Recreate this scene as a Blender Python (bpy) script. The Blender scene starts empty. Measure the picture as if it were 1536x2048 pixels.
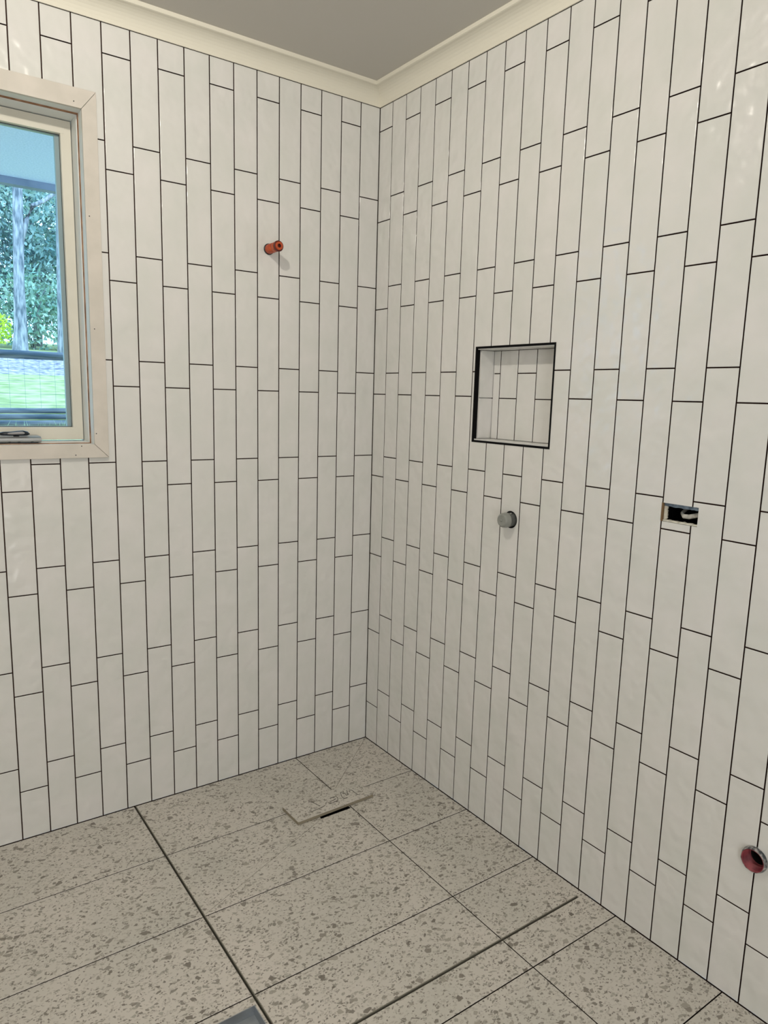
import bpy, bmesh, math, random
from mathutils import Vector, Matrix
random.seed(7)
S = bpy.context.scene
COL = S.collection
PI = math.pi

# ------------------------------------------------------------------ camera
cam_d = bpy.data.cameras.new('camera')
cam = bpy.data.objects.new('camera', cam_d); COL.objects.link(cam); S.camera = cam
F_PX = 1436.92
cam_d.sensor_fit = 'VERTICAL'; cam_d.sensor_height = 36.0; cam_d.sensor_width = 27.0
cam_d.lens = F_PX / 2048 * 36.0
cam_d.shift_x = -14.15 / 2048; cam_d.shift_y = 9.42 / 2048
cam_d.clip_start = 0.02; cam_d.clip_end = 300
cam.matrix_world = (Matrix.Translation((-1.5198, -2.2369, 1.3516)) @ Matrix.Rotation(-0.6256, 4, 'Z')
                    @ Matrix.Rotation(1.4056, 4, 'X') @ Matrix.Rotation(0.0285, 4, 'Z'))

# ------------------------------------------------------------------ colour management
S.view_settings.view_transform = 'Standard'; S.view_settings.look = 'None'
S.view_settings.exposure = 0.0; S.view_settings.gamma = 1.0
S.view_settings.use_curve_mapping = False

# ------------------------------------------------------------------ light
W = bpy.data.worlds.new('overcast_daylight'); S.world = W; W.use_nodes = True
bg = W.node_tree.nodes['Background']
bg.inputs[0].default_value = (0.38, 0.66, 1.0, 1); bg.inputs[1].default_value = 4.9

def lamp(name, kind, loc, energy, color, **kw):
    d = bpy.data.lights.new(name, kind); d.energy = energy; d.color = color
    for k, v in kw.items(): setattr(d, k, v)
    o = bpy.data.objects.new(name, d); COL.objects.link(o); o.location = loc
    return o
DL = (-1.23, -1.05, 2.370)
lamp('downlight_and_fill', 'POINT', DL, 23.5, (1.0, 0.935, 0.82), shadow_soft_size=0.022)
lamp('downlight_and_fill', 'SPOT', (-1.20, -2.75, 2.385), 7, (1.0, 0.93, 0.83), shadow_soft_size=0.035, spot_size=math.radians(168), spot_blend=0.6)  # second lamp is added fill for ambient light, not a known downlight
o = lamp('ambient_fill', 'AREA', (-1.75, -3.50, 1.10), 23, (0.98, 0.98, 0.96), shape='RECTANGLE', size=0.9, size_y=2.1)  # added fill for the room's ambient light, no daylight enters here
o.rotation_euler = (PI/2, 0, PI)   # faces +Y into the room
o.rotation_euler = (Vector((0.1, 1, 0.0))).to_track_quat('-Z', 'Z').to_euler()

# ------------------------------------------------------------------ materials
def mat(name, base, rough=0.5, metal=0.0, spec=0.5, **kw):
    m = bpy.data.materials.new(name); m.use_nodes = True
    b = m.node_tree.nodes['Principled BSDF']
    b.inputs['Base Color'].default_value = (*base, 1)
    b.inputs['Roughness'].default_value = rough
    b.inputs['Metallic'].default_value = metal
    b.inputs['Specular IOR Level'].default_value = spec
    for k, v in kw.items(): b.inputs[k].default_value = v
    return m
def nd(m, kind, **kw):
    n = m.node_tree.nodes.new(kind)
    for k, v in kw.items(): setattr(n, k, v)
    return n
def lk(m, a, b): m.node_tree.links.new(a, b)
def bsdf(m): return m.node_tree.nodes['Principled BSDF']
def noisy(m, ca, cb, scale=5.0, detail=3.0, lo=0.35, hi=0.65, bump=0.0, bscale=None, bdist=0.001, stretch=None):
    tc = nd(m, 'ShaderNodeTexCoord'); vec = tc.outputs['Object']
    if stretch:
        mp = nd(m, 'ShaderNodeMapping'); mp.inputs['Scale'].default_value = stretch
        lk(m, vec, mp.inputs['Vector']); vec = mp.outputs['Vector']
    n = nd(m, 'ShaderNodeTexNoise'); n.inputs['Scale'].default_value = scale; n.inputs['Detail'].default_value = detail
    lk(m, vec, n.inputs['Vector'])
    r = nd(m, 'ShaderNodeValToRGB'); e = r.color_ramp.elements
    e[0].position = lo; e[0].color = (*ca, 1); e[1].position = hi; e[1].color = (*cb, 1)
    lk(m, n.outputs['Fac'], r.inputs['Fac']); lk(m, r.outputs['Color'], bsdf(m).inputs['Base Color'])
    if bump:
        n2 = nd(m, 'ShaderNodeTexNoise'); n2.inputs['Scale'].default_value = bscale or scale; n2.inputs['Detail'].default_value = 2
        lk(m, vec, n2.inputs['Vector'])
        b = nd(m, 'ShaderNodeBump'); b.inputs['Strength'].default_value = bump; b.inputs['Distance'].default_value = bdist
        lk(m, n2.outputs['Fac'], b.inputs['Height']); lk(m, b.outputs['Normal'], bsdf(m).inputs['Normal'])
    return m

tile_m = mat('glazed_white_tile', (0.78, 0.765, 0.74), 0.2, spec=0.45)
def tile_nodes(m):
    tc = nd(m, 'ShaderNodeTexCoord')
    n = nd(m, 'ShaderNodeTexNoise'); n.inputs['Scale'].default_value = 9; n.inputs['Detail'].default_value = 2
    lk(m, tc.outputs['Object'], n.inputs['Vector'])
    r = nd(m, 'ShaderNodeValToRGB'); e = r.color_ramp.elements
    e[0].position = 0.3; e[0].color = (0.735, 0.74, 0.71, 1); e[1].position = 0.7; e[1].color = (0.79, 0.775, 0.76, 1)
    lk(m, n.outputs['Fac'], r.inputs['Fac']); lk(m, r.outputs['Color'], bsdf(m).inputs['Base Color'])
    n2 = nd(m, 'ShaderNodeTexNoise'); n2.inputs['Scale'].default_value = 24; n2.inputs['Detail'].default_value = 1.0
    lk(m, tc.outputs['Object'], n2.inputs['Vector'])
    b = nd(m, 'ShaderNodeBump'); b.inputs['Strength'].default_value = 1.0; b.inputs['Distance'].default_value = 0.005
    lk(m, n2.outputs['Fac'], b.inputs['Height']); lk(m, b.outputs['Normal'], bsdf(m).inputs['Normal'])
tile_nodes(tile_m)
gap_m = mat('dark_tile_gap', (0.050, 0.021, 0.015), 0.9, spec=0.1)

def terrazzo(name):
    m = mat(name, (0.5, 0.47, 0.43), 0.5, spec=0.35)
    tc = nd(m, 'ShaderNodeTexCoord'); 
    dn = nd(m, 'ShaderNodeTexNoise'); dn.inputs['Scale'].default_value = 60
    lk(m, tc.outputs['Object'], dn.inputs['Vector'])
    mx = nd(m, 'ShaderNodeMix', data_type='VECTOR'); mx.inputs['Factor'].default_value = 0.012
    lk(m, tc.outputs['Object'], mx.inputs[4]); lk(m, dn.outputs['Color'], mx.inputs[5])
    base = nd(m, 'ShaderNodeTexNoise'); base.inputs['Scale'].default_value = 3.0; base.inputs['Detail'].default_value = 5
    lk(m, tc.outputs['Object'], base.inputs['Vector'])
    rb = nd(m, 'ShaderNodeValToRGB'); e = rb.color_ramp.elements
    e[0].position = 0.35; e[0].color = (0.59, 0.57, 0.515, 1); e[1].position = 0.68; e[1].color = (0.69, 0.645, 0.59, 1)
    lk(m, base.outputs['Fac'], rb.inputs['Fac'])
    cur = rb.outputs['Color']
    for (sc, thr, ed, rot, ca, cb, op) in ((170, 0.32, 0.20, 0.3, (0.36, 0.33, 0.29), (0.46, 0.43, 0.38), 0.5),
                                          (210, 0.10, 0.15, 2.6, (0.16, 0.14, 0.12), (0.34, 0.31, 0.27), 0.9),
                                          (105, 0.18, 0.25, 1.1, (0.17, 0.15, 0.125), (0.42, 0.40, 0.35), 0.85),
                                          (66, 0.10, 0.30, 2.0, (0.18, 0.16, 0.135), (0.40, 0.37, 0.32), 0.9)):
        mp = nd(m, 'ShaderNodeMapping'); mp.inputs['Rotation'].default_value = (0, 0, rot)
        mp.inputs['Scale'].default_value = (1.0, 1.35, 1); mp.inputs['Location'].default_value = (rot*3.1, rot, 0.37)
        lk(m, mx.outputs[1], mp.inputs['Vector'])
        v = nd(m, 'ShaderNodeTexVoronoi', voronoi_dimensions='2D'); v.inputs['Scale'].default_value = sc
        lk(m, mp.outputs['Vector'], v.inputs['Vector'])
        ve = nd(m, 'ShaderNodeTexVoronoi', voronoi_dimensions='2D', feature='DISTANCE_TO_EDGE'); ve.inputs['Scale'].default_value = sc
        lk(m, mp.outputs['Vector'], ve.inputs['Vector'])
        sp = nd(m, 'ShaderNodeSeparateColor'); lk(m, v.outputs['Color'], sp.inputs['Color'])
        lt = nd(m, 'ShaderNodeMath', operation='LESS_THAN'); lt.inputs[1].default_value = thr; lk(m, sp.outputs['Red'], lt.inputs[0])
        gt = nd(m, 'ShaderNodeMath', operation='MULTIPLY'); gt.inputs[1].default_value = ed * 1.3; lk(m, sp.outputs['Green'], gt.inputs[0])
        ge = nd(m, 'ShaderNodeMath', operation='GREATER_THAN'); lk(m, ve.outputs['Distance'], ge.inputs[0]); lk(m, gt.outputs[0], ge.inputs[1])
        ml = nd(m, 'ShaderNodeMath', operation='MULTIPLY'); lk(m, lt.outputs[0], ml.inputs[0]); lk(m, ge.outputs[0], ml.inputs[1])
        mo = nd(m, 'ShaderNodeMath', operation='MULTIPLY'); mo.inputs[1].default_value = op; lk(m, ml.outputs[0], mo.inputs[0])
        cc = nd(m, 'ShaderNodeMix', data_type='RGBA'); cc.inputs[6].default_value = (*ca, 1); cc.inputs[7].default_value = (*cb, 1)
        lk(m, sp.outputs['Blue'], cc.inputs[0])
        o_ = nd(m, 'ShaderNodeMix', data_type='RGBA'); lk(m, mo.outputs[0], o_.inputs[0]); lk(m, cur, o_.inputs[6]); lk(m, cc.outputs[2], o_.inputs[7])
        cur = o_.outputs[2]
    lk(m, cur, bsdf(m).inputs['Base Color'])
    return m
terr_m = terrazzo('terrazzo_look_floor_tile')
floor_gap_m = mat('dusty_floor_gap', (0.03, 0.02, 0.016), 0.9, spec=0.1)
plaster_m = mat('white_plaster', (0.66, 0.64, 0.60), 0.9, spec=0.2)
ceil_m = mat('matte_ceiling_paint', (0.60, 0.58, 0.54), 0.95, spec=0.1)
corn_m = mat('cream_cornice_paint', (0.80, 0.77, 0.67), 0.75, spec=0.2)
timb_m = noisy(mat('primed_timber', (0.8, 0.72, 0.66), 0.55, spec=0.3), (0.64, 0.60, 0.54), (0.71, 0.66, 0.60), 14, 4, 0.35, 0.65)
sash_m = noisy(mat('cream_sash_paint', (0.8, 0.75, 0.62), 0.45, spec=0.4), (0.72, 0.69, 0.60), (0.78, 0.75, 0.66), 7, 3)
jamb_m = mat('white_jamb_paint', (0.80, 0.82, 0.80), 0.5, spec=0.4)
rust_m = noisy(mat('stained_timber_edge', (0.3, 0.15, 0.08), 0.8, spec=0.1), (0.22, 0.11, 0.06), (0.50, 0.28, 0.17), 25, 3)
bead_m = mat('grey_glazing_bead', (0.42, 0.44, 0.43), 0.4, spec=0.5)
dark_m = mat('dark_seal', (0.04, 0.045, 0.05), 0.7, spec=0.2)
black_m = mat('matte_black_metal', (0.003, 0.003, 0.0035), 0.7, spec=0.1)
chan_m = mat('dark_grey_aluminium', (0.26, 0.245, 0.20), 0.5, metal=0.3)
slot_m = mat('black_rubber_and_pipe_shade', (0.012, 0.013, 0.014), 0.8, spec=0.2)  # also stands for the shade deep in the waste pipe
steel_m = mat('brushed_steel', (0.42, 0.45, 0.48), 0.38, metal=0.75)
silver_m = mat('satin_silver', (0.46, 0.47, 0.48), 0.35, metal=0.7)
grip_m = mat('grey_grip', (0.34, 0.33, 0.34), 0.5)
blackp_m = mat('gloss_black_plastic', (0.008, 0.012, 0.02), 0.3)
orange_m = noisy(mat('orange_red_plastic', (0.5, 0.08, 0.03), 0.35), (0.40, 0.045, 0.012), (0.58, 0.10, 0.02), 60, 3)
bore_m = mat('dark_red_bore', (0.10, 0.008, 0.004), 0.5)
cap_m = mat('frosted_grey_cap', (0.27, 0.28, 0.26), 0.25, spec=0.6)
pipe_m = mat('dark_grey_pipe', (0.10, 0.105, 0.10), 0.35)
pvc_m = noisy(mat('dusty_red_pvc', (0.35, 0.05, 0.07), 0.5), (0.15, 0.012, 0.024), (0.34, 0.07, 0.085), 50, 3)
seal_m = noisy(mat('smeared_grey_silicone', (0.3, 0.3, 0.3), 0.4), (0.05, 0.06, 0.07), (0.42, 0.40, 0.39), 110, 3, 0.42, 0.62)
edge_m = mat('raw_tile_edge', (0.30, 0.265, 0.20), 0.9, spec=0.1)
pencil_m = mat('pencil_mark', (0.07, 0.065, 0.055), 0.8, spec=0.1)
cable_m = noisy(mat('chalky_white_cable', (0.6, 0.58, 0.52), 0.6), (0.36, 0.34, 0.30), (0.66, 0.64, 0.58), 90, 3)
blue_m = noisy(mat('blue_waterproofing', (0.1, 0.15, 0.22), 0.6), (0.06, 0.09, 0.13), (0.20, 0.26, 0.33), 80, 3)
board_m = noisy(mat('torn_plasterboard', (0.7, 0.66, 0.55), 0.9), (0.50, 0.47, 0.40), (0.74, 0.72, 0.62), 90, 3)
brown_m = mat('brown_core_edge', (0.20, 0.13, 0.07), 0.9, spec=0.1)
void_m = mat('wall_cavity', (0.004, 0.004, 0.004), 1.0, spec=0.0)
glass_m = bpy.data.materials.new('window_glass'); glass_m.use_nodes = True
def glass_nodes(m):
    nt = m.node_tree; nt.nodes.clear()
    out = nt.nodes.new('ShaderNodeOutputMaterial'); t = nt.nodes.new('ShaderNodeBsdfTransparent'); g = nt.nodes.new('ShaderNodeBsdfGlossy')
    g.inputs['Roughness'].default_value = 0.02
    t.inputs[0].default_value = (0.93, 0.98, 1.0, 1)
    x = nt.nodes.new('ShaderNodeMixShader'); fr = nt.nodes.new('ShaderNodeFresnel'); fr.inputs[0].default_value = 1.3
    nt.links.new(fr.outputs[0], x.inputs[0]); nt.links.new(t.outputs[0], x.inputs[1]); nt.links.new(g.outputs[0], x.inputs[2]); nt.links.new(x.outputs[0], out.inputs[0])
glass_nodes(glass_m)

# ------------------------------------------------------------------ mesh helpers
def bx(bm, x0, x1, y0, y1, z0, z1, mi=0):
    v = [bm.verts.new((x, y, z)) for x in (x0, x1) for y in (y0, y1) for z in (z0, z1)]
    for q in ((0,1,3,2), (4,6,7,5), (0,4,5,1), (2,3,7,6), (0,2,6,4), (1,5,7,3)):
        f = bm.faces.new([v[i] for i in q]); f.material_index = mi
    return v
def obj(name, bm, mats, parent=None, smooth=False, bevel=0.0):
    bmesh.ops.recalc_face_normals(bm, faces=bm.faces)
    me = bpy.data.meshes.new(name); bm.to_mesh(me); bm.free()
    if smooth:
        for p in me.polygons: p.use_smooth = True
    for m in (mats if isinstance(mats, (list, tuple)) else [mats]): me.materials.append(m)
    o = bpy.data.objects.new(name, me); COL.objects.link(o)
    if parent is not None: o.parent = parent
    if bevel:
        b = o.modifiers.new('edge', 'BEVEL'); b.width = bevel; b.segments = 2; b.limit_method = 'ANGLE'
    return o
def tag(o, label, cat, group=None, kind=None):
    if label: o['label'] = label
    if cat: o['category'] = cat
    if group: o['group'] = group
    if kind: o['kind'] = kind
    return o
def struct(o): o['kind'] = 'structure'; return o
def thing(name, label, cat, loc=(0, 0, 0), group=None):
    o = bpy.data.objects.new(name, None); COL.objects.link(o); o.location = loc; o.empty_display_size = 0.05
    return tag(o, label, cat, group)
def child_fix(o, parent):      # parent while keeping world coordinates of the mesh
    o.parent = parent; o.matrix_parent_inverse = Matrix.Translation(parent.location).inverted()
    return o
def part(name, bm, mats, parent, smooth=False, bevel=0.0):
    o = obj(name, bm, mats, None, smooth, bevel)
    p = parent; off = Vector((0, 0, 0))
    while p is not None: off += p.location; p = p.parent
    o.data.transform(Matrix.Translation(-off)); o.parent = parent
    return o
def lathe(bm, prof, axis, origin, seg=32, mi=0, cap0=False, cap1=False):
    """prof: list of (distance along axis, radius)"""
    a = Vector(axis).normalized(); t = Vector((0, 0, 1)) if abs(a.z) < 0.9 else Vector((1, 0, 0))
    u = a.cross(t).normalized(); w = a.cross(u)
    rings = []
    for d, r in prof:
        c = Vector(origin) + a * d
        rings.append([bm.verts.new(c + (u * math.cos(2*PI*k/seg) + w * math.sin(2*PI*k/seg)) * r) for k in range(seg)])
    for A, B in zip(rings, rings[1:]):
        for k in range(seg):
            f = bm.faces.new((A[k], A[(k+1) % seg], B[(k+1) % seg], B[k])); f.material_index = mi; f.smooth = True
    if cap0: bm.faces.new(rings[0]).material_index = mi
    if cap1: bm.faces.new(rings[-1][::-1]).material_index = mi
def tube(bm, pts, rad, seg=8, flat=1.0, mi=0):
    pts = [Vector(p) for p in pts]; rings = []
    n = len(pts)
    for i, p in enumerate(pts):
        d = (pts[min(i+1, n-1)] - pts[max(i-1, 0)]).normalized()
        t = Vector((0, 0, 1)) if abs(d.z) < 0.9 else Vector((1, 0, 0))
        u = d.cross(t).normalized(); w = d.cross(u)
        r = rad[i] if isinstance(rad, (list, tuple)) else rad
        rings.append([bm.verts.new(p + u * math.cos(2*PI*k/seg) * r * flat + w * math.sin(2*PI*k/seg) * r) for k in range(seg)])
    for A, B in zip(rings, rings[1:]):
        for k in range(seg):
            f = bm.faces.new((A[k], A[(k+1) % seg], B[(k+1) % seg], B[k])); f.smooth = True; f.material_index = mi
    bm.faces.new(rings[0]); bm.faces.new(rings[-1][::-1])
def cut(o, bmc):
    """subtract the cutter mesh from o and bake the result"""
    bmesh.ops.recalc_face_normals(bmc, faces=bmc.faces)
    me = bpy.data.meshes.new('cutter'); bmc.to_mesh(me); bmc.free()
    c = bpy.data.objects.new('cutter', me); COL.objects.link(c)
    m = o.modifiers.new('cut', 'BOOLEAN'); m.operation = 'DIFFERENCE'; m.solver = 'EXACT'; m.object = c
    dg = bpy.context.evaluated_depsgraph_get(); dg.update()
    new = bpy.data.meshes.new_from_object(o.evaluated_get(dg)); o.modifiers.clear()
    old = o.data; o.data = new; new.name = o.name; bpy.data.meshes.remove(old)
    bpy.data.objects.remove(c); bpy.data.meshes.remove(me)

# ------------------------------------------------------------------ tiled walls
TW, TH, G = 0.07751, 0.3015, 0.00155      # pitch, pitch, half gap
ZA, ZT, ZC = 2.0383, 2.3415, 2.400
def tile_block(bm, P, u0, u1, z0, z1, tilt=0.00022, th=0.0068):
    """P(u, depth, z) -> world; front face at depth 0, back at depth th"""
    b = 0.0016
    r = lambda: random.uniform(0, tilt)
    def ring(i, d): return [bm.verts.new(P(u, d + (r() if tilt and i else 0), z)) for u, z in ((u0+i, z0+i), (u1-i, z0+i), (u1-i, z1-i), (u0+i, z1-i))]
    A = ring(0, th); B = ring(0, 0.0011); C_ = ring(b * 0.4, 0.0003); D = ring(b, 0.0)
    for X, Y, mi in ((A, B, 1), (B, C_, 0), (C_, D, 0)):      # the fired body on the tile's sides is brown, the glaze wraps its edge
        for k in range(4): bm.faces.new((X[k], X[(k+1) % 4], Y[(k+1) % 4], Y[k])).material_index = mi
    bm.faces.new(D); bm.faces.new(A[::-1]).material_index = 1
def tiled_wall(name, P, first, length, parity, slab):
    bm = bmesh.new()
    n = 1; u0 = 0.0
    while u0 < length - 0.02:
        u1 = min(first + (n - 1) * TW, length)
        off = 0.0 if (n % 2 == parity) else 0.75 * TH
        zs = [0.0015]; z = ZA + off
        while z > 0: z -= TH
        z += TH
        while z < ZT - 0.01: zs.append(z); z += TH
        zs.append(ZT)
        for i in range(len(zs) - 1):
            za = zs[i] + (G if i else 0); zb = zs[i+1] - (G if i < len(zs) - 2 else 0)
            tile_block(bm, P, u0 + (G if n > 1 else 0.0012), u1 - G, za, zb)
        u0 = u1; n += 1
    bx(bm, *slab, mi=1)
    return struct(obj(name, bm, [tile_m, gap_m, plaster_m]))

PL = lambda u, d, z: (-u, d, z)
PR = lambda u, d, z: (d, -u, z)
wl = tiled_wall('wall_left', PL, 0.0787, 2.6, 1, (-2.6, 0.12, 0.0072, 0.14, -0.05, 2.5))
wr = tiled_wall('wall_right', PR, 0.0750, 3.6, 0, (0.0072, 0.12, -3.6, 0.007, -0.05, 2.5))
# window opening, shower spout hole
WX0, WX1, WZ0, WZ1 = -1.470, -0.985, 1.180, 2.113
c = bmesh.new(); bx(c, WX0 - 0.008, WX1 + 0.008, -0.05, 0.2, WZ0 - 0.008, WZ1 + 0.008)
cut(wl, c)
# niche, switch hole, two pipe holes
NY0, NY1, NZ0, NZ1 = -0.8690, -0.5560, 1.2245, 1.5060
SY0, SY1, SZ0, SZ1 = -1.3312, -1.2352, 1.0765, 1.1215
GP = (0.0, -0.7395, 1.0025); HP = (0.0, -1.5465, 0.3645)
c = bmesh.new()
bx(c, -0.05, 0.095, NY0, NY1, NZ0, NZ1)
bx(c, -0.05, 0.09, SY0, SY1, SZ0, SZ1)
for (p, r) in ((GP, 0.0255), (HP, 0.0285)):
    lathe(c, [(-0.05, r), (0.09, r)], (1, 0, 0), (0, p[1], p[2]), 32, cap0=True, cap1=True)
cut(wr, c)

# plain walls of the rest of the room
bm = bmesh.new(); bx(bm, -2.72, -2.6, -3.72, 0.14, -0.05, 2.5); struct(obj('wall_far', bm, plaster_m))
bm = bmesh.new()
bx(bm, -2.6, -2.25, -3.72, -3.6, -0.05, 2.5); bx(bm, -1.25, 0.12, -3.72, -3.6, -0.05, 2.5); bx(bm, -2.25, -1.25, -3.72, -3.6, 2.15, 2.5)
struct(obj('wall_behind', bm, plaster_m))
bm = bmesh.new()      # unseen box added beyond the opening to keep blue sky light out
bx(bm, -2.72, -2.6, -5.4, -3.72, -0.05, 2.5); bx(bm, -0.9, -0.78, -5.4, -3.72, -0.05, 2.5); bx(bm, -2.6, -0.9, -5.4, -5.28, -0.05, 2.5)
bx(bm, -2.6, -0.9, -5.28, -3.72, 2.4, 2.5); bx(bm, -2.6, -0.9, -5.28, -3.72, -0.10, -0.001)
struct(obj('wall_sky_blocker', bm, plaster_m))
bm = bmesh.new(); bx(bm, -2.72, 0.12, -3.72, 0.14, ZC, 2.50)
ceiling = struct(obj('ceiling', bm, ceil_m))
for (lx, ly) in ((-1.23, -1.05), (-1.20, -2.75)):  # second ring is made up to go with the added fill lamp
    bm = bmesh.new(); lathe(bm, [(0.0, 0.045), (0.0, 0.055), (0.004, 0.052), (0.006, 0.045), (0.004, 0.040), (0.0, 0.038)], (0, 0, -1), (lx, ly, ZC), 32)
    part('downlight_and_fill_ring', bm, silver_m, ceiling)

# cove cornice: profile (out from wall, z)
def cornice(name, P, length, miter_sign=1):
    prof = [(0.0, ZT + 0.0012), (0.0035, ZT + 0.0012)]
    for k in range(0, 9):
        a = PI/2 * k / 8
        prof.append((0.0035 + 0.0485 * (1 - math.cos(a)), ZT + 0.003 + 0.0435 * math.sin(a)))
    prof += [(0.0525, ZC - 0.0115), (0.0545, ZC - 0.0112), (0.0545, ZC), (0.0, ZC)]
    bm = bmesh.new()
    A = [bm.verts.new(P(o_, o_, z)) for o_, z in prof]           # mitred in the corner
    B = [bm.verts.new(P(length, o_, z)) for o_, z in prof]
    n = len(prof)
    for k in range(n):
        bm.faces.new((A[k], A[(k+1) % n], B[(k+1) % n], B[k]))
    bm.faces.new(A); bm.faces.new(B[::-1])
    return struct(obj(name, bm, corn_m))
cornice('trim_1', lambda u, o_, z: (-u, -o_, z), 2.6)
cornice('trim_2', lambda u, o_, z: (-o_, -u, z), 3.6)

# ------------------------------------------------------------------ floor
XS = [-0.0008, -0.3145, -0.9095, -1.511, -2.112, -2.6]
YS = [-0.0008, -0.3075, -0.6095, -0.9095, -1.209, -1.509, -1.81, -2.11, -2.41, -2.71, -3.01, -3.31, -3.6]
bm = bmesh.new()
for i in range(len(XS) - 1):
    for j in range(len(YS) - 1):
        g = 0.0014
        PF = lambda u, d, z: (u, z, -d)
        tile_block(bm, PF, XS[i+1] + g, XS[i] - (g if i else 0), YS[j+1] + g, YS[j] - (g if j else 0), tilt=0.0)
bx(bm, -2.6, 0.0, -3.72, 0.0, -0.10, -0.0072, mi=1)
floor = struct(obj('floor', bm, [terr_m, floor_gap_m]))
CX0, CX1 = -0.9135, -0.9055       # channel along the left side
CY0, CY1 = -1.1065, -1.0985       # channel across the front
TX0, TX1, TY0, TY1 = -1.040, -0.9185, -1.057, -0.9365    # square steel waste
c = bmesh.new()
bx(c, CX0, CX1, -1.1085, 0.001, -0.022, 0.05)
bx(c, CX1 + 0.0005, -0.024, CY0, CY1, -0.022, 0.05)
bx(c, TX0, TX1, TY0, TY1, -0.05, 0.05)
bx(c, -0.432, -0.3185, -0.3940, -0.300, -0.05, 0.05)
cut(floor, c)
c = bmesh.new()
def thin_cut(bm, a, b, w=0.0009):
    a = Vector((*a, 0)); b = Vector((*b, 0)); n = (b - a).cross(Vector((0, 0, 1))).normalized() * w / 2
    vs = [bm.verts.new(p + Vector((0, 0, z))) for z in (-0.0070, 0.02) for p in (a - n, b - n, b + n, a + n)]
    for q in ((0,3,2,1), (4,5,6,7), (0,1,5,4), (1,2,6,5), (2,3,7,6), (3,0,4,7)): bm.faces.new([vs[i] for i in q])
thin_cut(c, (-0.005, -0.006), (-0.300, -0.262), 0.0013)
thin_cut(c, (-0.437, -0.397), (-0.9035, -0.603), 0.0013)
cut(floor, c)

# glass screen channels sunk in the floor
def channel(name, lab, box, along):
    x0, x1, y0, y1 = box; t = 0.0022
    r = thing(name, lab, 'floor channel', ((x0+x1)/2, (y0+y1)/2, -0.021), 'screen channels sunk in the floor')
    e = 0.0003; x0 += e; x1 -= e; y0 += e; y1 -= e
    bm = bmesh.new()
    if along == 'y': bx(bm, x0, x0+t*0.5, y0, y1, -0.0205, -0.001); bx(bm, x1-t, x1, y0, y1, -0.0205, 0.0008)
    else: bx(bm, x0, x1, y0, y0+t*0.5, -0.0205, -0.001); bx(bm, x0, x1, y1-t, y1, -0.0205, 0.0008)
    part('rail', bm, chan_m, r)
    bm = bmesh.new()
    if along == 'y': bx(bm, x0+t*0.5, x1-t, y0, y1, -0.0205, -0.0095)
    else: bx(bm, x0, x1, y0+t*0.5, y1-t, -0.0205, -0.0095)
    part('rubber_base', bm, slot_m, r)
channel('screen_channel', 'dark metal channel in the floor running out from the left wall past the steel waste', (CX0, CX1, -1.1085, -0.0005), 'y')
channel('screen_channel', 'dark metal channel in the floor ending just short of the right wall', (CX1 + 0.0008, -0.0243, CY0, CY1), 'x')

# steel tray waste
r = thing('floor_waste', 'square stainless steel floor waste with round outlet beside the left floor channel', 'drain', ((TX0+TX1)/2, (TY0+TY1)/2, -0.034))
bm = bmesh.new(); e = 0.0004
x0, x1, y0, y1 = TX0+e, TX1-e, TY0+e, TY1-e; t = 0.0018
for (a, b, c_, d) in ((x0, x0+t, y0, y1), (x1-t, x1, y0, y1), (x0+t, x1-t, y0, y0+t), (x0+t, x1-t, y1-t, y1)): bx(bm, a, b, c_, d, -0.034, 0.001)
# tray base with a round hole
cx, cy, rr = (x0+x1)/2 + 0.012, (y0+y1)/2 + 0.004, 0.041
N = 40; inner = [bm.verts.new((cx + rr*math.cos(2*PI*k/N), cy + rr*math.sin(2*PI*k/N), -0.024)) for k in range(N)]
def sq(k):
    a = 2*PI*k/N; cs, sn = math.cos(a), math.sin(a); s = 1/max(abs(cs), abs(sn))
    return ((x0+x1)/2 + (x1-x0)/2*0.99*cs*s, (y0+y1)/2 + (y1-y0)/2*0.99*sn*s, -0.022)
outer = [bm.verts.new(sq(k)) for k in range(N)]
for k in range(N): bm.faces.new((inner[k], inner[(k+1) % N], outer[(k+1) % N], outer[k]))
tray_o = part('tray', bm, steel_m, r)
bm = bmesh.new(); lathe(bm, [(0.0, 0.0395), (0.004, 0.0385), (0.004, 0.036), (-0.018, 0.0345)], (0, 0, 1), (cx, cy, -0.0245), 40)
part('outlet_ring', bm, silver_m, tray_o)
bm = bmesh.new(); lathe(bm, [(0.0, 0.0001), (0.0, 0.036)], (0, 0, 1), (cx, cy, -0.0485), 40); part('outlet_bottom', bm, dark_m, r)

# shower waste hidden under the loose tile
r = thing('shower_waste', 'dark square waste opening showing under the edge of the loose terrazzo tile', 'drain', (-0.375, -0.35, -0.045))
bm = bmesh.new()
x0, x1, y0, y1 = -0.4316, -0.3189, -0.3936, -0.3004
for (a, b, c_, d) in ((x0, x0+t, y0, y1), (x1-t, x1, y0, y1), (x0+t, x1-t, y0, y0+t), (x0+t, x1-t, y1-t, y1)): bx(bm, a, b, c_, d, -0.045, -0.002)
bx(bm, x0, x1, y0, y1, -0.048, -0.045)
part('tray', bm, slot_m, r)

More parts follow.
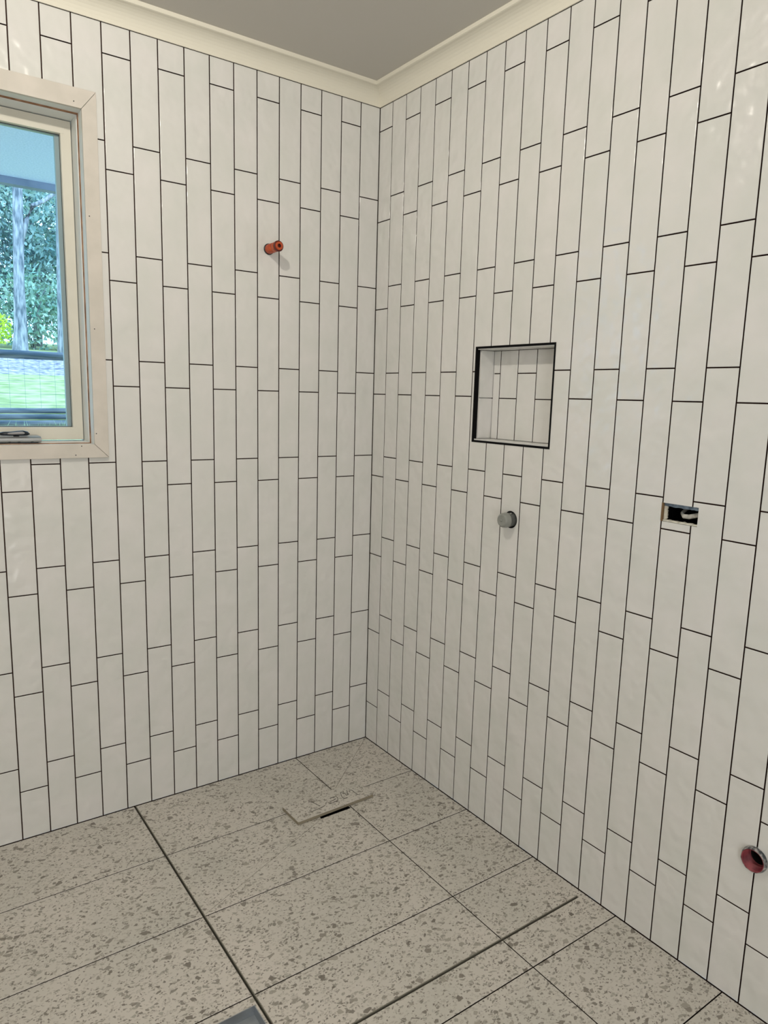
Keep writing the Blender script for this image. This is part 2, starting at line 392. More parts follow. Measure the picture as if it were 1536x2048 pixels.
# loose tile lying over it
r = thing('loose_tile', 'loose rectangle of terrazzo tile with pencil scribbles lying over the shower waste', 'tile', (-0.3695, -0.332, 0.0005))
bm = bmesh.new()
cor = [(-0.515, -0.283), (-0.5125, -0.3865), (-0.2215, -0.3805), (-0.224, -0.277)]
zt = [0.0118, 0.0118, 0.0126, 0.0126]
top = [bm.verts.new((x, y, z)) for (x, y), z in zip(cor, zt)]
mid = [bm.verts.new((x, y, z - 0.0012)) for (x, y), z in zip(cor, zt)]
bot = [bm.verts.new((x, y, z - 0.0105)) for (x, y), z in zip(cor, zt)]
bm.faces.new(top).material_index = 0; bm.faces.new(bot[::-1]).material_index = 1
for k in range(4):
    bm.faces.new((top[k], mid[k], mid[(k+1) % 4], top[(k+1) % 4])).material_index = 0
    bm.faces.new((mid[k], bot[k], bot[(k+1) % 4], mid[(k+1) % 4])).material_index = 1
slab_o = part('tile_slab', bm, [terr_m, edge_m], r)
STR = [[(-0.4298, -0.303), (-0.4194, -0.3112), (-0.4161, -0.3246), (-0.4124, -0.3371), (-0.4096, -0.3465)], [(-0.3936, -0.3518), (-0.4098, -0.3563), (-0.4298, -0.3582), (-0.4496, -0.36), (-0.4594, -0.3561)], [(-0.3598, -0.3251), (-0.3466, -0.3242), (-0.3348, -0.3256), (-0.3353, -0.3357), (-0.3415, -0.3473), (-0.3516, -0.351), (-0.3692, -0.3524), (-0.3793, -0.3509)], [(-0.3688, -0.3425), (-0.3532, -0.3397), (-0.3438, -0.338)], [(-0.3097, -0.3125), (-0.3171, -0.3291), (-0.3211, -0.3449), (-0.3152, -0.3513), (-0.3058, -0.3522)], [(-0.3097, -0.3125), (-0.3039, -0.3125), (-0.3083, -0.3241), (-0.2998, -0.3243), (-0.3029, -0.3409), (-0.2953, -0.3378), (-0.285, -0.3123)], [(-0.2978, -0.3095), (-0.3054, -0.3287)], [(-0.2776, -0.3144), (-0.2695, -0.3223), (-0.2696, -0.3384), (-0.2675, -0.3532), (-0.2627, -0.3615)]]
bm = bmesh.new()
for s in STR:
    tube(bm, [(x, y, 0.0123 + (x + 0.37) * 0.00275) for x, y in s], 0.0009, 6)
part('pencil_marks', bm, pencil_m, slab_o)

# ------------------------------------------------------------------ window
win = struct(thing('window_1', None, None, (-1.2275, 0.0, WZ0)))
ax0, ax1, az0, az1 = -1.5125, -0.9530, 1.1505, 2.1545      # architrave outer
ix0, ix1, iz0, iz1 = -1.4700, -0.9925, 1.1895, 2.1040      # architrave inner
fy, by = -0.0105, -0.0002
def mitre(corners):     # corners: 4 (x,z)
    bm = bmesh.new()
    A = [bm.verts.new((x, fy, z)) for x, z in corners]; B = [bm.verts.new((x, by + 0.0, z)) for x, z in corners]
    bm.faces.new(A); bm.faces.new(B[::-1])
    for k in range(4): bm.faces.new((A[k], B[k], B[(k+1) % 4], A[(k+1) % 4]))
    return bm
q = 0.00055
for cs in ([(ax0+q, az1), (ax1-q, az1), (ix1-q, iz1), (ix0+q, iz1)], [(ax0+q, az0), (ax1-q, az0), (ix1-q, iz0), (ix0+q, iz0)],
           [(ax1, az1-q), (ax1, az0+q), (ix1, iz0+q), (ix1, iz1-q)], [(ax0, az1-q), (ax0, az0+q), (ix0, iz0+q), (ix0, iz1-q)]):
    part('architrave', mitre(cs), timb_m, win, bevel=0.0008)
bm = bmesh.new()
for x, z in ((-1.012, 2.118), (-0.983, 1.827), (-0.987, 1.221), (-1.029, 1.185), (-1.046, 1.159), (-0.981, 1.52)):
    lathe(bm, [(0.0, 0.0001), (0.0, 0.0016), (0.001, 0.0016)], (0, 1, 0), (x, fy - 0.0004, z), 10)
part('nail_holes', bm, dark_m, win)
# wall lining between architrave and the window reveal: light plaster lip, then a stained gap
bm = bmesh.new()
d0, d1 = 0.0003, 0.032
for (a, b, c_, d) in ((ix0-0.008, ix0, iz0-0.008, iz1+0.008), (ix1, ix1+0.010, iz0-0.008, iz1+0.008), (ix0, ix1, iz1, iz1+0.008), (ix0, ix1, iz0-0.008, iz0)):
    bx(bm, a, b, d0, d1, c_, d)
part('lining', bm, jamb_m, win)
bm = bmesh.new(); jo = 0.002
for (a, b, c_, d) in ((ix0-0.010, ix0+jo-0.0005, iz0-0.008, iz1+0.008), (ix1-jo+0.0005, ix1+0.010, iz0-0.008, iz1+0.008), (ix0+jo, ix1-jo, iz1-jo, iz1+0.008), (ix0+jo, ix1-jo, iz0-0.008, iz0+jo)):
    bx(bm, a, b, d1 + 0.0002, 0.0415, c_, d)
part('packing_gap', bm, rust_m, win)
jx0, jx1, jz0, jz1 = ix0+0.004, ix1-0.004, iz0+0.004, iz1-0.004      # inside faces of the jambs
bm = bmesh.new()
for (a, b, c_, d) in ((jx0-0.012, jx0, jz0-0.010, jz1+0.010), (jx1, jx1+0.012, jz0-0.010, jz1+0.010), (jx0, jx1, jz1, jz1+0.010), (jx0, jx1, jz0-0.010, jz0)):
    bx(bm, a, b, 0.0420, 0.135, c_, d)
part('jamb', bm, jamb_m, win, bevel=0.001)
# sash, its face at y=0.10
sx0, sx1, sz0, sz1 = jx0+0.0025, jx1-0.0025, jz0+0.004, jz1-0.0025
gx0, gx1, gz0, gz1 = sx0+0.033, sx1-0.028, sz0+0.037, sz1-0.036
sash = bmesh.new()
bx(sash, gx1, sx1, 0.098, 0.130, sz0, sz1); bx(sash, sx0, gx0, 0.098, 0.130, sz0, sz1)
bx(sash, gx0-0.010, gx1+0.0100, 0.0975, 0.130, gz1, sz1); 
bx(sash, gx0-0.010, gx1+0.0100, 0.0975, 0.130, sz0, gz0)
sash_o = part('sash', sash, sash_m, win, bevel=0.0007)
bm = bmesh.new(); b = 0.0013
for (y0, y1, m_) in ((0.112, 0.1122, 0.0),):
    bx(bm, gx0, gx0+b, y0, y1, gz0, gz1); bx(bm, gx1-b, gx1, y0, y1, gz0, gz1); bx(bm, gx0+b, gx1-b, y0, y1, gz1-b, gz1); bx(bm, gx0+b, gx1-b, y0, y1, gz0, gz0+b)
part('glazing_seal', bm, dark_m, sash_o)
bm = bmesh.new(); b = 0.0125
bx(bm, gx0, gx0+b, 0.1165, 0.130, gz0, gz1); bx(bm, gx1-b, gx1, 0.1165, 0.130, gz0, gz1); bx(bm, gx0+b, gx1-b, 0.1165, 0.130, gz1-0.003, gz1); bx(bm, gx0+b, gx1-b, 0.1165, 0.130, gz0, gz0+0.003)
part('glazing_bead', bm, bead_m, sash_o)
bm = bmesh.new(); bx(bm, gx0, gx1, 0.1125, 0.1160, gz0, gz1); part('glass_pane', bm, glass_m, sash_o)
# chain winder on the sill
wx0, wx1 = -1.330, -1.128
wd = bmesh.new()
pro = [(0.030, 1.1955), (0.040, 1.1950), (0.093, 1.1950), (0.093, 1.2130), (0.036, 1.2110), (0.026, 1.2065), (0.026, 1.2000)]
A = [wd.verts.new((wx0, y, z)) for y, z in pro]; B = [wd.verts.new((wx1, y, z)) for y, z in pro]
wd.faces.new(A); wd.faces.new(B[::-1])
for k in range(len(pro)): wd.faces.new((A[k], B[k], B[(k+1) % len(pro)], A[(k+1) % len(pro)]))
winder = part('window_winder', wd, silver_m, win, bevel=0.0015)
winder['label'] = 'silver window winder box with black handle'
bm = bmesh.new(); bx(bm, wx0+0.01, wx1-0.008, 0.030, 0.085, 1.1935, 1.1950)
for x in (-1.210, -1.186, -1.152, -1.30): lathe(bm, [(0, 0.0001), (0, 0.003), (0.003, 0.003)], (0, 1, 0), (x, 0.0285, 1.1965), 10)
part('winder_base', bm, dark_m, winder)
bm = bmesh.new()
hp = [(-1.231, 0.047, 1.2185), (-1.222, 0.046, 1.2190), (-1.205, 0.045, 1.2190), (-1.188, 0.044, 1.2200), (-1.172, 0.044, 1.2205), (-1.162, 0.045, 1.2190), (-1.156, 0.046, 1.2175)]
tube(bm, hp, [0.0042, 0.0055, 0.0058, 0.0070, 0.0076, 0.0060, 0.0020], 14, flat=1.5)
lathe(bm, [(0, 0.008), (0.010, 0.007)], (0, 0, 1), (-1.190, 0.048, 1.2105), 16, cap1=True)
part('winder_handle', bm, blackp_m, winder, smooth=True)
bm = bmesh.new(); tube(bm, [(-1.213, 0.0375, 1.2195), (-1.203, 0.0362, 1.2200), (-1.188, 0.0345, 1.2212), (-1.176, 0.0340, 1.2215), (-1.167, 0.0365, 1.2200)], [0.0018, 0.0032, 0.0038, 0.0038, 0.0016], 12)
part('handle_inlay', bm, grip_m, winder, smooth=True)

# ------------------------------------------------------------------ niche
ND = 0.066
ni = thing('shower_niche', 'square tiled niche edged in black metal trim recessed in the right wall', 'niche', (0.0, -0.7125, NZ0))
bm = bmesh.new(); f0, f1, tk = -0.0010, 0.0, 0.0050
e = 0.0004
# face strips
bx(bm, f0, 0.0, NY0-tk+0.001, NY0+0.0005, NZ0-tk+0.001, NZ1+tk-0.001); bx(bm, f0, 0.0, NY1-0.0005, NY1+tk-0.001, NZ0-tk+0.001, NZ1+tk-0.001)
bx(bm, f0, 0.0, NY0+0.0005, NY1-0.0005, NZ1-0.0005, NZ1+tk-0.001); bx(bm, f0, 0.0, NY0+0.0005, NY1-0.0005, NZ0-tk+0.001, NZ0+0.0005)
# returns into the niche
rd = 0.013
bx(bm, f0, rd, NY0+e, NY0+0.0015, NZ0+e, NZ1-e); bx(bm, f0, rd, NY1-0.0015, NY1-e, NZ0+e, NZ1-e)
bx(bm, f0, 0.003, NY0+0.0015, NY1-0.0015, NZ1-0.0018, NZ1-e); bx(bm, f0, 0.003, NY0+0.0015, NY1-0.0015, NZ0+e, NZ0+0.0018)
part('metal_trim', bm, black_m, ni)
bm = bmesh.new()
bx(bm, ND+0.0071, 0.0945, NY0+e, NY1-e, NZ0+e, NZ1-e, mi=1)
PB = lambda u, d, z: (ND + d, -u, z)
zA1, zB1 = 1.4318, 1.3565
ye = [-NY1 + 0.0098, 0.5940, 0.6685, 0.7440, -NY0 - 0.0088]
zb0, zb1 = NZ0 + 0.0070, NZ1 - 0.0062
for i in range(4):
    zj = zA1 if i % 2 == 0 else zB1
    g = 0.0014
    tile_block(bm, PB, ye[i] + g*(i > 0), ye[i+1] - g*(i < 3), zb0, zj - g); tile_block(bm, PB, ye[i] + g*(i > 0), ye[i+1] - g*(i < 3), zj + g, zb1)
part('back_tiles', bm, [tile_m, gap_m], ni)
def reveal(nm, boxes):
    bm = bmesh.new()
    for b_ in boxes: bx(bm, *b_)
    return part(nm, bm, [tile_m], ni, bevel=0.0006)
yl = NY1 - 0.0015; yr = NY0 + 0.0015
reveal('side_tiles', [(0.0135, ND+0.007, yl-0.0065, yl, NZ0+0.0072, 1.3550), (0.0135, ND+0.007, yl-0.0065, yl, 1.3580, NZ1-0.0062)])
reveal('side_tiles', [(0.0135, ND+0.007, yr, yr+0.0065, NZ0+0.0072, 1.3550), (0.0135, ND+0.007, yr, yr+0.0065, 1.3580, NZ1-0.0062)])
reveal('sill_tiles', [(0.0032, ND+0.007, NY0+0.002, NY1-0.002, NZ0+0.0018, NZ0+0.0060)])
reveal('head_tiles', [(0.0032, ND+0.007, NY0+0.002, NY1-0.002, NZ1-0.0050, NZ1-0.0018)])

# ------------------------------------------------------------------ pipes and holes
r = thing('shower_pipe_plug', 'orange red plastic pipe plug sticking out of the left wall', 'pipe', (-0.4270, 0.0, 1.8150))
O = (-0.4270, 0.0, 1.8150); AX = (0, -1, 0)
bm = bmesh.new(); lathe(bm, [(0.0002, 0.0140), (0.0002, 0.0176), (0.0040, 0.0172), (0.0040, 0.0140)], AX, O, 32); part('base_ring', bm, blackp_m, r)
bm = bmesh.new(); lathe(bm, [(0.0, 0.0150), (0.044, 0.0150), (0.0445, 0.0145), (0.0475, 0.0145), (0.048, 0.0152), (0.062, 0.0152), (0.063, 0.0130), (0.068, 0.0130)], AX, O, 32)
part('body', bm, orange_m, r)
bm = bmesh.new()
lathe(bm, [(0.066, 0.0125), (0.0665, 0.0166), (0.0715, 0.0168), (0.073, 0.0162), (0.073, 0.0128)], AX, O, 32)
part('end_collar', bm, bore_m, r)
bm = bmesh.new()
lathe(bm, [(0.071, 0.0129), (0.0775, 0.0125), (0.0785, 0.0115), (0.0785, 0.0066), (0.077, 0.0058)], AX, O, 32); end_o = part('end_face', bm, orange_m, r)
bm = bmesh.new(); lathe(bm, [(0.0775, 0.0060), (0.068, 0.0055), (0.068, 0.0001)], AX, O, 24); part('bore', bm, bore_m, end_o)

r = thing('capped_pipe', 'grey capped pipe end sticking out of the right wall under the niche', 'pipe', GP)
AX = (-1, 0, 0)
bm = bmesh.new(); lathe(bm, [(-0.05, 0.0252), (-0.0005, 0.0252), (0.0004, 0.0258), (0.0004, 0.0246), (-0.05, 0.0246)], AX, GP, 36); lathe(bm, [(-0.05, 0.0001), (-0.05, 0.025)], AX, GP, 36); part('hole_sleeve', bm, slot_m, r)
bm = bmesh.new(); lathe(bm, [(-0.048, 0.0212), (0.019, 0.0212)], AX, GP, 36); part('pipe_body', bm, pipe_m, r)
bm = bmesh.new(); lathe(bm, [(0.017, 0.0212), (0.0175, 0.0224), (0.021, 0.0224), (0.031, 0.0214), (0.0345, 0.0204), (0.0375, 0.0180), (0.0385, 0.0150), (0.0380, 0.0135), (0.0380, 0.0026)], AX, GP, 36)
lathe(bm, [(0.0380, 0.0026), (0.0410, 0.0022), (0.0415, 0.0001)], AX, GP, 12); part('end_cap', bm, cap_m, r)
bm = bmesh.new(); tube(bm, [(-0.005, GP[1]-0.006, GP[2]+0.0205), (-0.010, GP[1]-0.010, GP[2]+0.0205), (-0.015, GP[1]-0.012, GP[2]+0.0195)], 0.0022, 8); part('cap_lug', bm, cap_m, r)

r = thing('waste_pipe', 'open red pipe socket ringed by dark sealant low on the right wall', 'pipe', HP)
bm = bmesh.new(); lathe(bm, [(-0.084, 0.0230), (0.0105, 0.0256), (0.0115, 0.0250), (0.0110, 0.0238), (-0.020, 0.0228), (-0.0205, 0.0200)], AX, HP, 40); part('socket', bm, pvc_m, r)
bm = bmesh.new(); lathe(bm, [(-0.0206, 0.0205), (-0.0204, 0.0195), (-0.021, 0.0190), (-0.084, 0.0185)], AX, HP, 40); part('inner_pipe', bm, slot_m, r)  # deep part coloured black to stand for the shade inside the pipe
bm = bmesh.new(); lathe(bm, [(-0.05, 0.0282), (0.0006, 0.0282), (0.0020, 0.0290), (0.0045, 0.0284), (0.0080, 0.0276), (0.0118, 0.0262), (0.0112, 0.0252), (0.006, 0.0254), (-0.05, 0.0245)], AX, HP, 40); part('sealant', bm, seal_m, r)
bm = bmesh.new(); lathe(bm, [(-0.086, 0.0001), (-0.086, 0.026)], AX, HP, 24); part('inner_end', bm, void_m, r)  # black disc put in for the darkness at the pipe's back

# ------------------------------------------------------------------ unfinished switch opening
r = thing('switch_opening', 'rectangular cut opening for a switch box in the right wall with torn edges', 'wall opening', (0.0, (SY0+SY1)/2, SZ0))
e = 0.0004
bm = bmesh.new()
bx(bm, 0.085, 0.0895, SY0+e, SY1-e, SZ0+e, SZ1-e)
bx(bm, 0.020, 0.085, SY0+e, SY0+0.002, SZ0+e, SZ1-e); bx(bm, 0.020, 0.085, SY1-0.002, SY1-e, SZ0+e, SZ1-e)
bx(bm, 0.020, 0.085, SY0+0.002, SY1-0.002, SZ1-0.002, SZ1-e); bx(bm, 0.020, 0.085, SY0+0.002, SY1-0.002, SZ0+e, SZ0+0.002)
part('cavity', bm, void_m, r)
def ragged(y0, y1, z0, z1, x0, x1, mtl, nm, side):
    """strip with a wavy inner edge. side: 't','b' (z) or 'l' (y)"""
    bm = bmesh.new(); n = 14; F = []; B = []
    for k in range(n + 1):
        f = k / n; w = random.uniform(-0.0012, 0.0012)
        if side == 't': a, b_ = (y0 + (y1-y0)*f, z1), (y0 + (y1-y0)*f, z0 + w)
        elif side == 'b': a, b_ = (y0 + (y1-y0)*f, z0), (y0 + (y1-y0)*f, z1 + w)
        else: a, b_ = (y1, z0 + (z1-z0)*f), (y0 + w, z0 + (z1-z0)*f)
        F.append((bm.verts.new((x0, *a)), bm.verts.new((x0 + random.uniform(0, 0.001), *b_)))); B.append((bm.verts.new((x1, *a)), bm.verts.new((x1, *b_))))
    for k in range(n):
        bm.faces.new((F[k][0], F[k][1], F[k+1][1], F[k+1][0])); bm.faces.new((F[k][1], B[k][1], B[k+1][1], F[k+1][1]))
        bm.faces.new((B[k][0], B[k+1][0], B[k+1][1], B[k][1])); bm.faces.new((F[k][0], F[k+1][0], B[k+1][0], B[k][0]))
    bm.faces.new((F[0][0], B[0][0], B[0][1], F[0][1])); bm.faces.new((F[n][0], F[n][1], B[n][1], B[n][0]))
    return part(nm, bm, mtl, r)
ragged(SY0+e, SY1-e, SZ1-0.0080, SZ1-0.0006, 0.006, 0.016, blue_m, 'membrane_edge', 't')
ragged(SY0+e, SY1-0.004, SZ0+0.0006, SZ0+0.0045, 0.0035, 0.014, board_m, 'board_edge', 'b')
ragged(SY1-0.0125, SY1-0.0050, SZ0+0.004, SZ1-0.008, 0.0058, 0.011, board_m, 'board_edge', 'l')
bm = bmesh.new(); bx(bm, 0.0010, 0.0120, SY1-0.0045, SY1-e, SZ0+e, SZ1-e); part('core_edge', bm, brown_m, r)
bm = bmesh.new()
tube(bm, [(0.070, -1.272, 1.112), (0.052, -1.268, 1.106), (0.030, -1.272, 1.098), (0.022, -1.282, 1.093), (0.020, -1.297, 1.094), (0.022, -1.311, 1.0985), (0.028, -1.322, 1.102), (0.040, -1.328, 1.104)], 0.0056, 12, flat=0.62)
part_c = obj('electrical_cable', bm, cable_m)
tag(part_c, 'flat off-white electrical cable looped inside the cut opening in the right wall', 'cable')

# ------------------------------------------------------------------ outside the window
def gm(name, a, b, sc, rough=0.9, **k): return noisy(mat(name, a, rough, spec=0.1), a, b, sc, **k)
soff_m = gm('sky_tinted_soffit', (0.66, 0.69, 0.86), (0.80, 0.80, 0.97), 120, bump=0.3, bdist=0.002)  # white soffit with the blue of the sky light put into its colour
beam_m = gm('grey_beam', (0.22, 0.24, 0.29), (0.32, 0.33, 0.38), 6)
bark_m = gm('grey_bark', (0.12, 0.13, 0.14), (0.44, 0.40, 0.38), 22, stretch=(1, 1, 0.22), bump=0.8, bdist=0.02)
rail_m = gm('weathered_rail', (0.08, 0.10, 0.12), (0.36, 0.33, 0.32), 9, stretch=(0.3, 1, 2.5), bump=0.5, bdist=0.01)
grass_m = gm('dry_lawn', (0.24, 0.27, 0.09), (0.50, 0.46, 0.22), 6, detail=6)
mulch_m = gm('leaf_litter', (0.14, 0.13, 0.16), (0.58, 0.46, 0.42), 14, detail=8)
blade_m = gm('grass_blade', (0.34, 0.42, 0.22), (0.60, 0.66, 0.40), 10)
leafA = gm('gum_leaf', (0.11, 0.23, 0.21), (0.46, 0.55, 0.46), 1.2)
leafB = gm('pale_shrub_leaf', (0.20, 0.36, 0.26), (0.50, 0.60, 0.44), 1.6)
leafD = gm('dark_gum_leaf', (0.08, 0.17, 0.18), (0.34, 0.42, 0.38), 1.2)
lime_m = gm('lime_leaf', (0.52, 0.66, 0.04), (0.80, 0.85, 0.10), 5)
wire_m = mat('galvanised_wire', (0.22, 0.26, 0.22), 0.6)

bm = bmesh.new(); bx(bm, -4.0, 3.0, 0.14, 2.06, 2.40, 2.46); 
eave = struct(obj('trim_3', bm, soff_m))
bm = bmesh.new(); bx(bm, -4.0, 3.0, 2.062, 2.12, 2.366, 2.50)
bx(bm, -4.0, 3.0, 2.121, 2.19, 2.385, 2.50)
struct(obj('trim_4', bm, beam_m))
# ground: bank falling from the trees to the fence, seen over the rail
PROF = [(0.15, -0.25), (1.5, 0.55), (3.30, 1.00), (3.44, 1.03), (3.62, 1.17), (8.0, 1.50), (10.0, 1.775), (12.0, 1.96), (16.0, 2.18), (34.0, 3.28)]
def gz(y):
    for (a, za), (b_, zb) in zip(PROF, PROF[1:]):
        if y <= b_: return za + (zb - za) * (y - a) / (b_ - a)
    return PROF[-1][1]
def strip(name, ya, yb, m_, nseg, bump):
    bm = bmesh.new(); xs = [-14 + 0.5 * i for i in range(61)]; rows = []
    ysn = sorted(set([ya + (yb - ya) * k / nseg for k in range(nseg + 1)] + [p for p, _ in PROF if ya < p < yb]))
    for y in ysn: rows.append([bm.verts.new((x, y, gz(y) + random.uniform(-bump, bump) * (ya < y < yb))) for x in xs])
    for A, B in zip(rows, rows[1:]):
        for k in range(len(xs) - 1): bm.faces.new((A[k], A[k+1], B[k+1], B[k]))
    return struct(obj(name, bm, m_))
strip('trim_5', 0.15, 8.0, grass_m, 14, 0.006); strip('trim_6', 8.0, 10.0, mulch_m, 10, 0.02); strip('trim_7', 10.0, 34.0, grass_m, 20, 0.01)
for n_, nm in (('trim_5', 'lawn'), ('trim_6', 'mulch_bed'), ('trim_7', 'far_lawn')): bpy.data.objects[n_].name = nm
# fence: weathered top rail, wire mesh, stacked rails at its foot
def log(name, lab, y, z, r0, grp=None, seg=10):
    bm = bmesh.new(); pts = []; rad = []
    for k in range(41):
        x = -3.0 + 0.15 * k
        pts.append((x, y + random.uniform(-1, 1) * 0.004, z + random.uniform(-1, 1) * 0.003)); rad.append(r0 * random.uniform(0.94, 1.05))
    tube(bm, pts, rad, seg, flat=0.9)
    return tag(obj(name, bm, rail_m), lab, 'fence rail', grp)
log('top_rail', 'grey weathered top rail of the paddock fence seen through the window', 3.50, 1.580, 0.021)
bm = bmesh.new(); bx(bm, -3.0, 3.0, 3.530, 3.560, 1.545, 1.585)
tag(obj('fence_board', bm, rail_m), 'long grey board fixed just behind the top rail of the paddock fence', 'fence rail')
log('bottom_rail', 'topmost of the blue-grey rails stacked at the foot of the paddock fence', 3.50, 1.181, 0.0192)
log('bottom_rail', 'middle one of the blue-grey rails stacked at the foot of the paddock fence', 3.485, 1.139, 0.0192)
log('bottom_rail', 'lowest of the blue-grey rails at the fence foot with grass in front of it', 3.470, 1.096, 0.0192)
bm = bmesh.new()
for k in range(50):
    x = -3.0 + 0.1 * k - 0.013; bx(bm, x-0.0007, x+0.0007, 3.528, 3.5302, 1.16, 1.56)
for z in (1.22, 1.30, 1.39, 1.48): bx(bm, -3.0, 2.0, 3.5265, 3.528, z-0.001, z+0.001)
tag(obj('wire_mesh', bm, wire_m), 'thin wire mesh strung between the top and bottom rails of the fence', 'fence mesh')
# grass tufts in front of the fence foot
bm = bmesh.new()
for k in range(650):
    x = random.uniform(-1.6, 0.6); y = random.uniform(3.25, 3.44); h = random.uniform(0.04, 0.13) * random.choice((0.5, 0.7, 1)); z = gz(y)
    lx, ly = random.uniform(-0.05, 0.05), random.uniform(-0.02, 0.02); w = 0.0018
    a = bm.verts.new((x-w, y, z-0.01)); b_ = bm.verts.new((x+w, y, z-0.01)); c_ = bm.verts.new((x+w+lx*0.4, y+ly, z+h*0.6)); d = bm.verts.new((x-w+lx*0.4, y+ly, z+h*0.6)); t_ = bm.verts.new((x+lx, y+ly*1.5, z+h))
    bm.faces.new((a, b_, c_, d)); bm.faces.new((d, c_, t_))
tag(obj('grass_tufts', bm, blade_m), 'pale green grass blades growing along the foot of the fence', 'grass', kind='stuff')

def leaves(bm, c, rad, n, size, drop=0.3):
    cx, cy, cz = c; rx, ry, rz = rad
    for _ in range(n):
        while True:
            p = Vector((random.uniform(-1, 1), random.uniform(-1, 1), random.uniform(-1, 1)))
            if p.length < 1: break
        p = Vector((cx + p.x*rx, cy + p.y*ry, cz + p.z*rz))
        a = Vector((random.gauss(0, 0.6), random.gauss(0, 0.6), random.gauss(-drop, 0.6))).normalized(); b_ = a.cross(Vector((random.gauss(0, 1), random.gauss(0, 1), random.gauss(0, 1)))).normalized()
        l = size * random.uniform(0.6, 1.4); w = l * 0.22
        bm.faces.new([bm.verts.new(q_) for q_ in (p, p + a*l*0.5 + b_*w, p + a*l, p + a*l*0.5 - b_*w)])
def gum(name, lab, base, trunk, rad, branches, clouds, leaf, nleaf, size, grp=None):
    r = thing(name, lab, 'tree', base, grp)
    bm = bmesh.new(); tube(bm, trunk, rad, 14); part('trunk', bm, bark_m, r)
    for pts, rr_ in branches:
        bm = bmesh.new(); tube(bm, pts, rr_, 8); part('branch', bm, bark_m, r)
    bm = bmesh.new()
    for c_, rd_, k in clouds: leaves(bm, c_, rd_, int(k*2.2), size*0.68)
    o_ = part('foliage', bm, leaf, r); return r
gum('gum_tree', 'grey straight-trunked gum tree nearest the window with a forked branch', (0.68, 12.0, 1.90),
    [(0.68, 12, 1.85), (0.68, 12, 2.0), (0.70, 12, 2.3), (0.715, 12, 3.15), (0.745, 12.0, 3.9), (0.77, 12, 4.7), (0.83, 12.05, 6.2), (0.9, 12, 8.0)],
    [0.17, 0.128, 0.108, 0.085, 0.088, 0.078, 0.07, 0.04],
    [([(0.77, 12, 3.75), (0.88, 12, 4.16), (0.99, 12, 4.41), (1.19, 12.05, 4.54), (1.6, 12.1, 4.9), (2.2, 12.2, 5.6)], [0.05, 0.045, 0.04, 0.035, 0.03, 0.015]),
     ([(0.80, 12, 5.2), (0.4, 12, 5.9), (-0.2, 12.1, 6.5)], [0.045, 0.03, 0.015])],
    [((0.4, 12.6, 6.6), (1.9, 1.2, 1.3), 1500), ((2.1, 12.4, 5.9), (1.2, 1.0, 1.0), 700), ((0.2, 12.8, 5.0), (1.3, 0.7, 0.5), 260), ((1.35, 12.7, 4.75), (0.7, 0.5, 0.4), 130)], leafA, 0, 0.13)
gum('gum_tree', 'rough-barked gum tree at the right edge of the window pane', (1.42, 12.2, 1.90),
    [(1.42, 12.2, 1.85), (1.42, 12.2, 2.05), (1.43, 12.2, 2.6), (1.455, 12.2, 3.6), (1.49, 12.2, 5.0), (1.55, 12.2, 7.0)], [0.13, 0.098, 0.088, 0.085, 0.075, 0.05], [],
    [((1.7, 12.8, 6.5), (1.4, 1.0, 1.3), 900)], leafA, 0, 0.13)
bgs = [(-1.6, 17.0, 5.8, leafA), (0.6, 18.5, 6.4, leafD), (2.6, 17.5, 6.0, leafA), (4.6, 19.5, 6.0, leafD), (-0.4, 21.5, 6.6, leafB), (2.8, 22.5, 7.0, leafB)]
labs = ['blue-green tree of the wood seen at the left edge of the pane', 'dark tree of the wood directly behind the straight gum trunk', 'blue-green tree of the wood behind the forked branch of the near gum',
        'dark tree of the wood behind the rough-barked gum at the right', 'pale far tree of the wood showing between leaves at the left', 'pale far tree of the wood showing between leaves at the right']
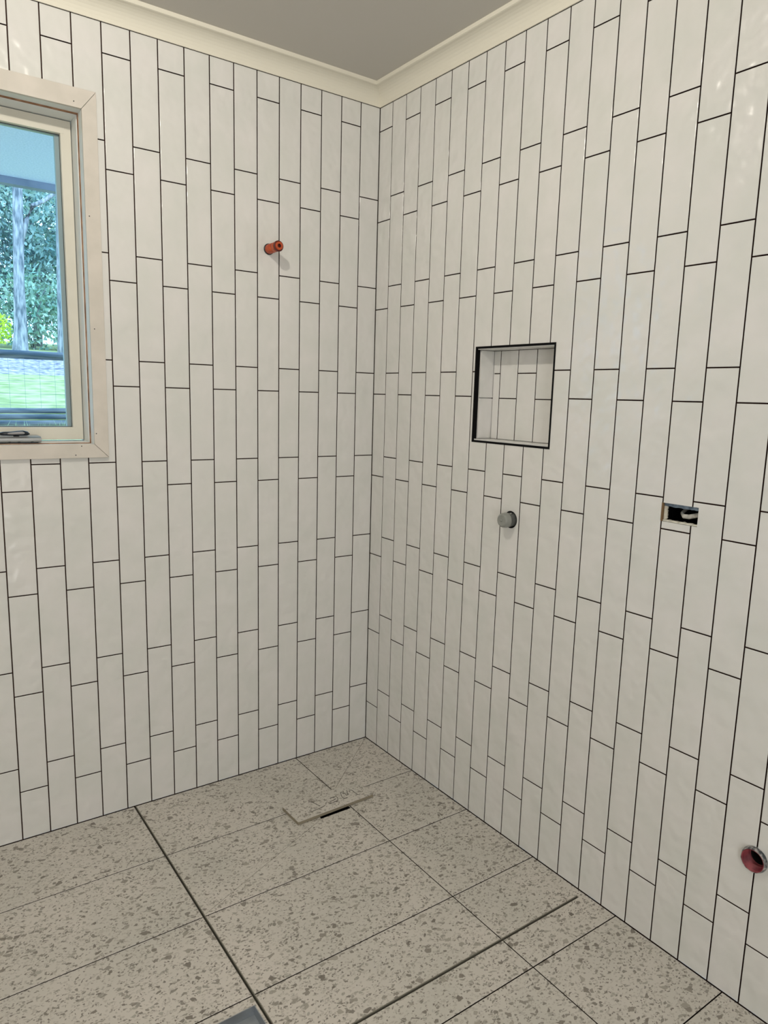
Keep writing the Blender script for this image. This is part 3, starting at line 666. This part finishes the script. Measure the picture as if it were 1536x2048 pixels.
for (x, y, zc, lf), lb in zip(bgs, labs):
    b0 = gz(y)
    gum('forest_tree', lb, (x, y, b0), [(x, y, b0 - 0.1), (x + 0.05, y, b0 + 1.5), (x - 0.05, y, b0 + 3.2), (x, y, b0 + 5.0)], [0.13, 0.10, 0.08, 0.04], [],
        [((x, y, zc), (2.0, 1.4, 2.6), 2600), ((x + 0.5, y, b0 + 1.7), (1.7, 1.0, 1.3), 900)], lf, 0, 0.21, 'trees of the wood behind the lawn')
def bush(name, lab, c_, rd_, n, m_, size, grp=None):
    r = thing(name, lab, 'bush', (c_[0], c_[1], gz(c_[1])), grp)
    bm = bmesh.new(); leaves(bm, c_, rd_, n, size, drop=-0.2); part('foliage', bm, m_, r)
    bm = bmesh.new()
    for k in range(5):
        a = k * 1.26; tube(bm, [(c_[0], c_[1], gz(c_[1]) - 0.05), (c_[0] + math.cos(a)*rd_[0]*0.3, c_[1] + math.sin(a)*rd_[1]*0.3, c_[2]), (c_[0] + math.cos(a)*rd_[0]*0.7, c_[1] + math.sin(a)*rd_[1]*0.7, c_[2] + rd_[2]*0.5)], [0.02, 0.014, 0.006], 6)
    part('stems', bm, bark_m, r)
bush('lime_shrub', 'small bright lime shrub at the left edge of the window pane', (0.36, 12.6, 2.36), (0.30, 0.28, 0.32), 900, lime_m, 0.06)
for k, (x, y, s, lb) in enumerate(((-0.2, 15.6, 0.8, 'pale green bush left of the straight gum trunk, behind the lime shrub'), (1.55, 15.9, 1.0, 'pale green bush between the two gum trunks'), (2.9, 16.2, 1.1, 'pale green bush beyond the rough-barked gum'))):
    bush('bush', lb, (x, y, gz(y) + 0.85*s), (1.0*s, 0.7*s, 0.95*s), 1900, leafB, 0.12, 'pale bushes along the edge of the wood')

# the wood goes on behind and to both sides: far crowns nobody could count
bm = bmesh.new()
for k in range(15):
    x = -16 + 2.3 * k; leaves(bm, (x + random.uniform(-0.5, 0.5), 26 + random.uniform(-1, 1), gz(26) + random.uniform(2.6, 3.6)), (2.0, 1.4, 3.6), 900, 0.30)
far = obj('far_wood', bm, leafB); struct(far)
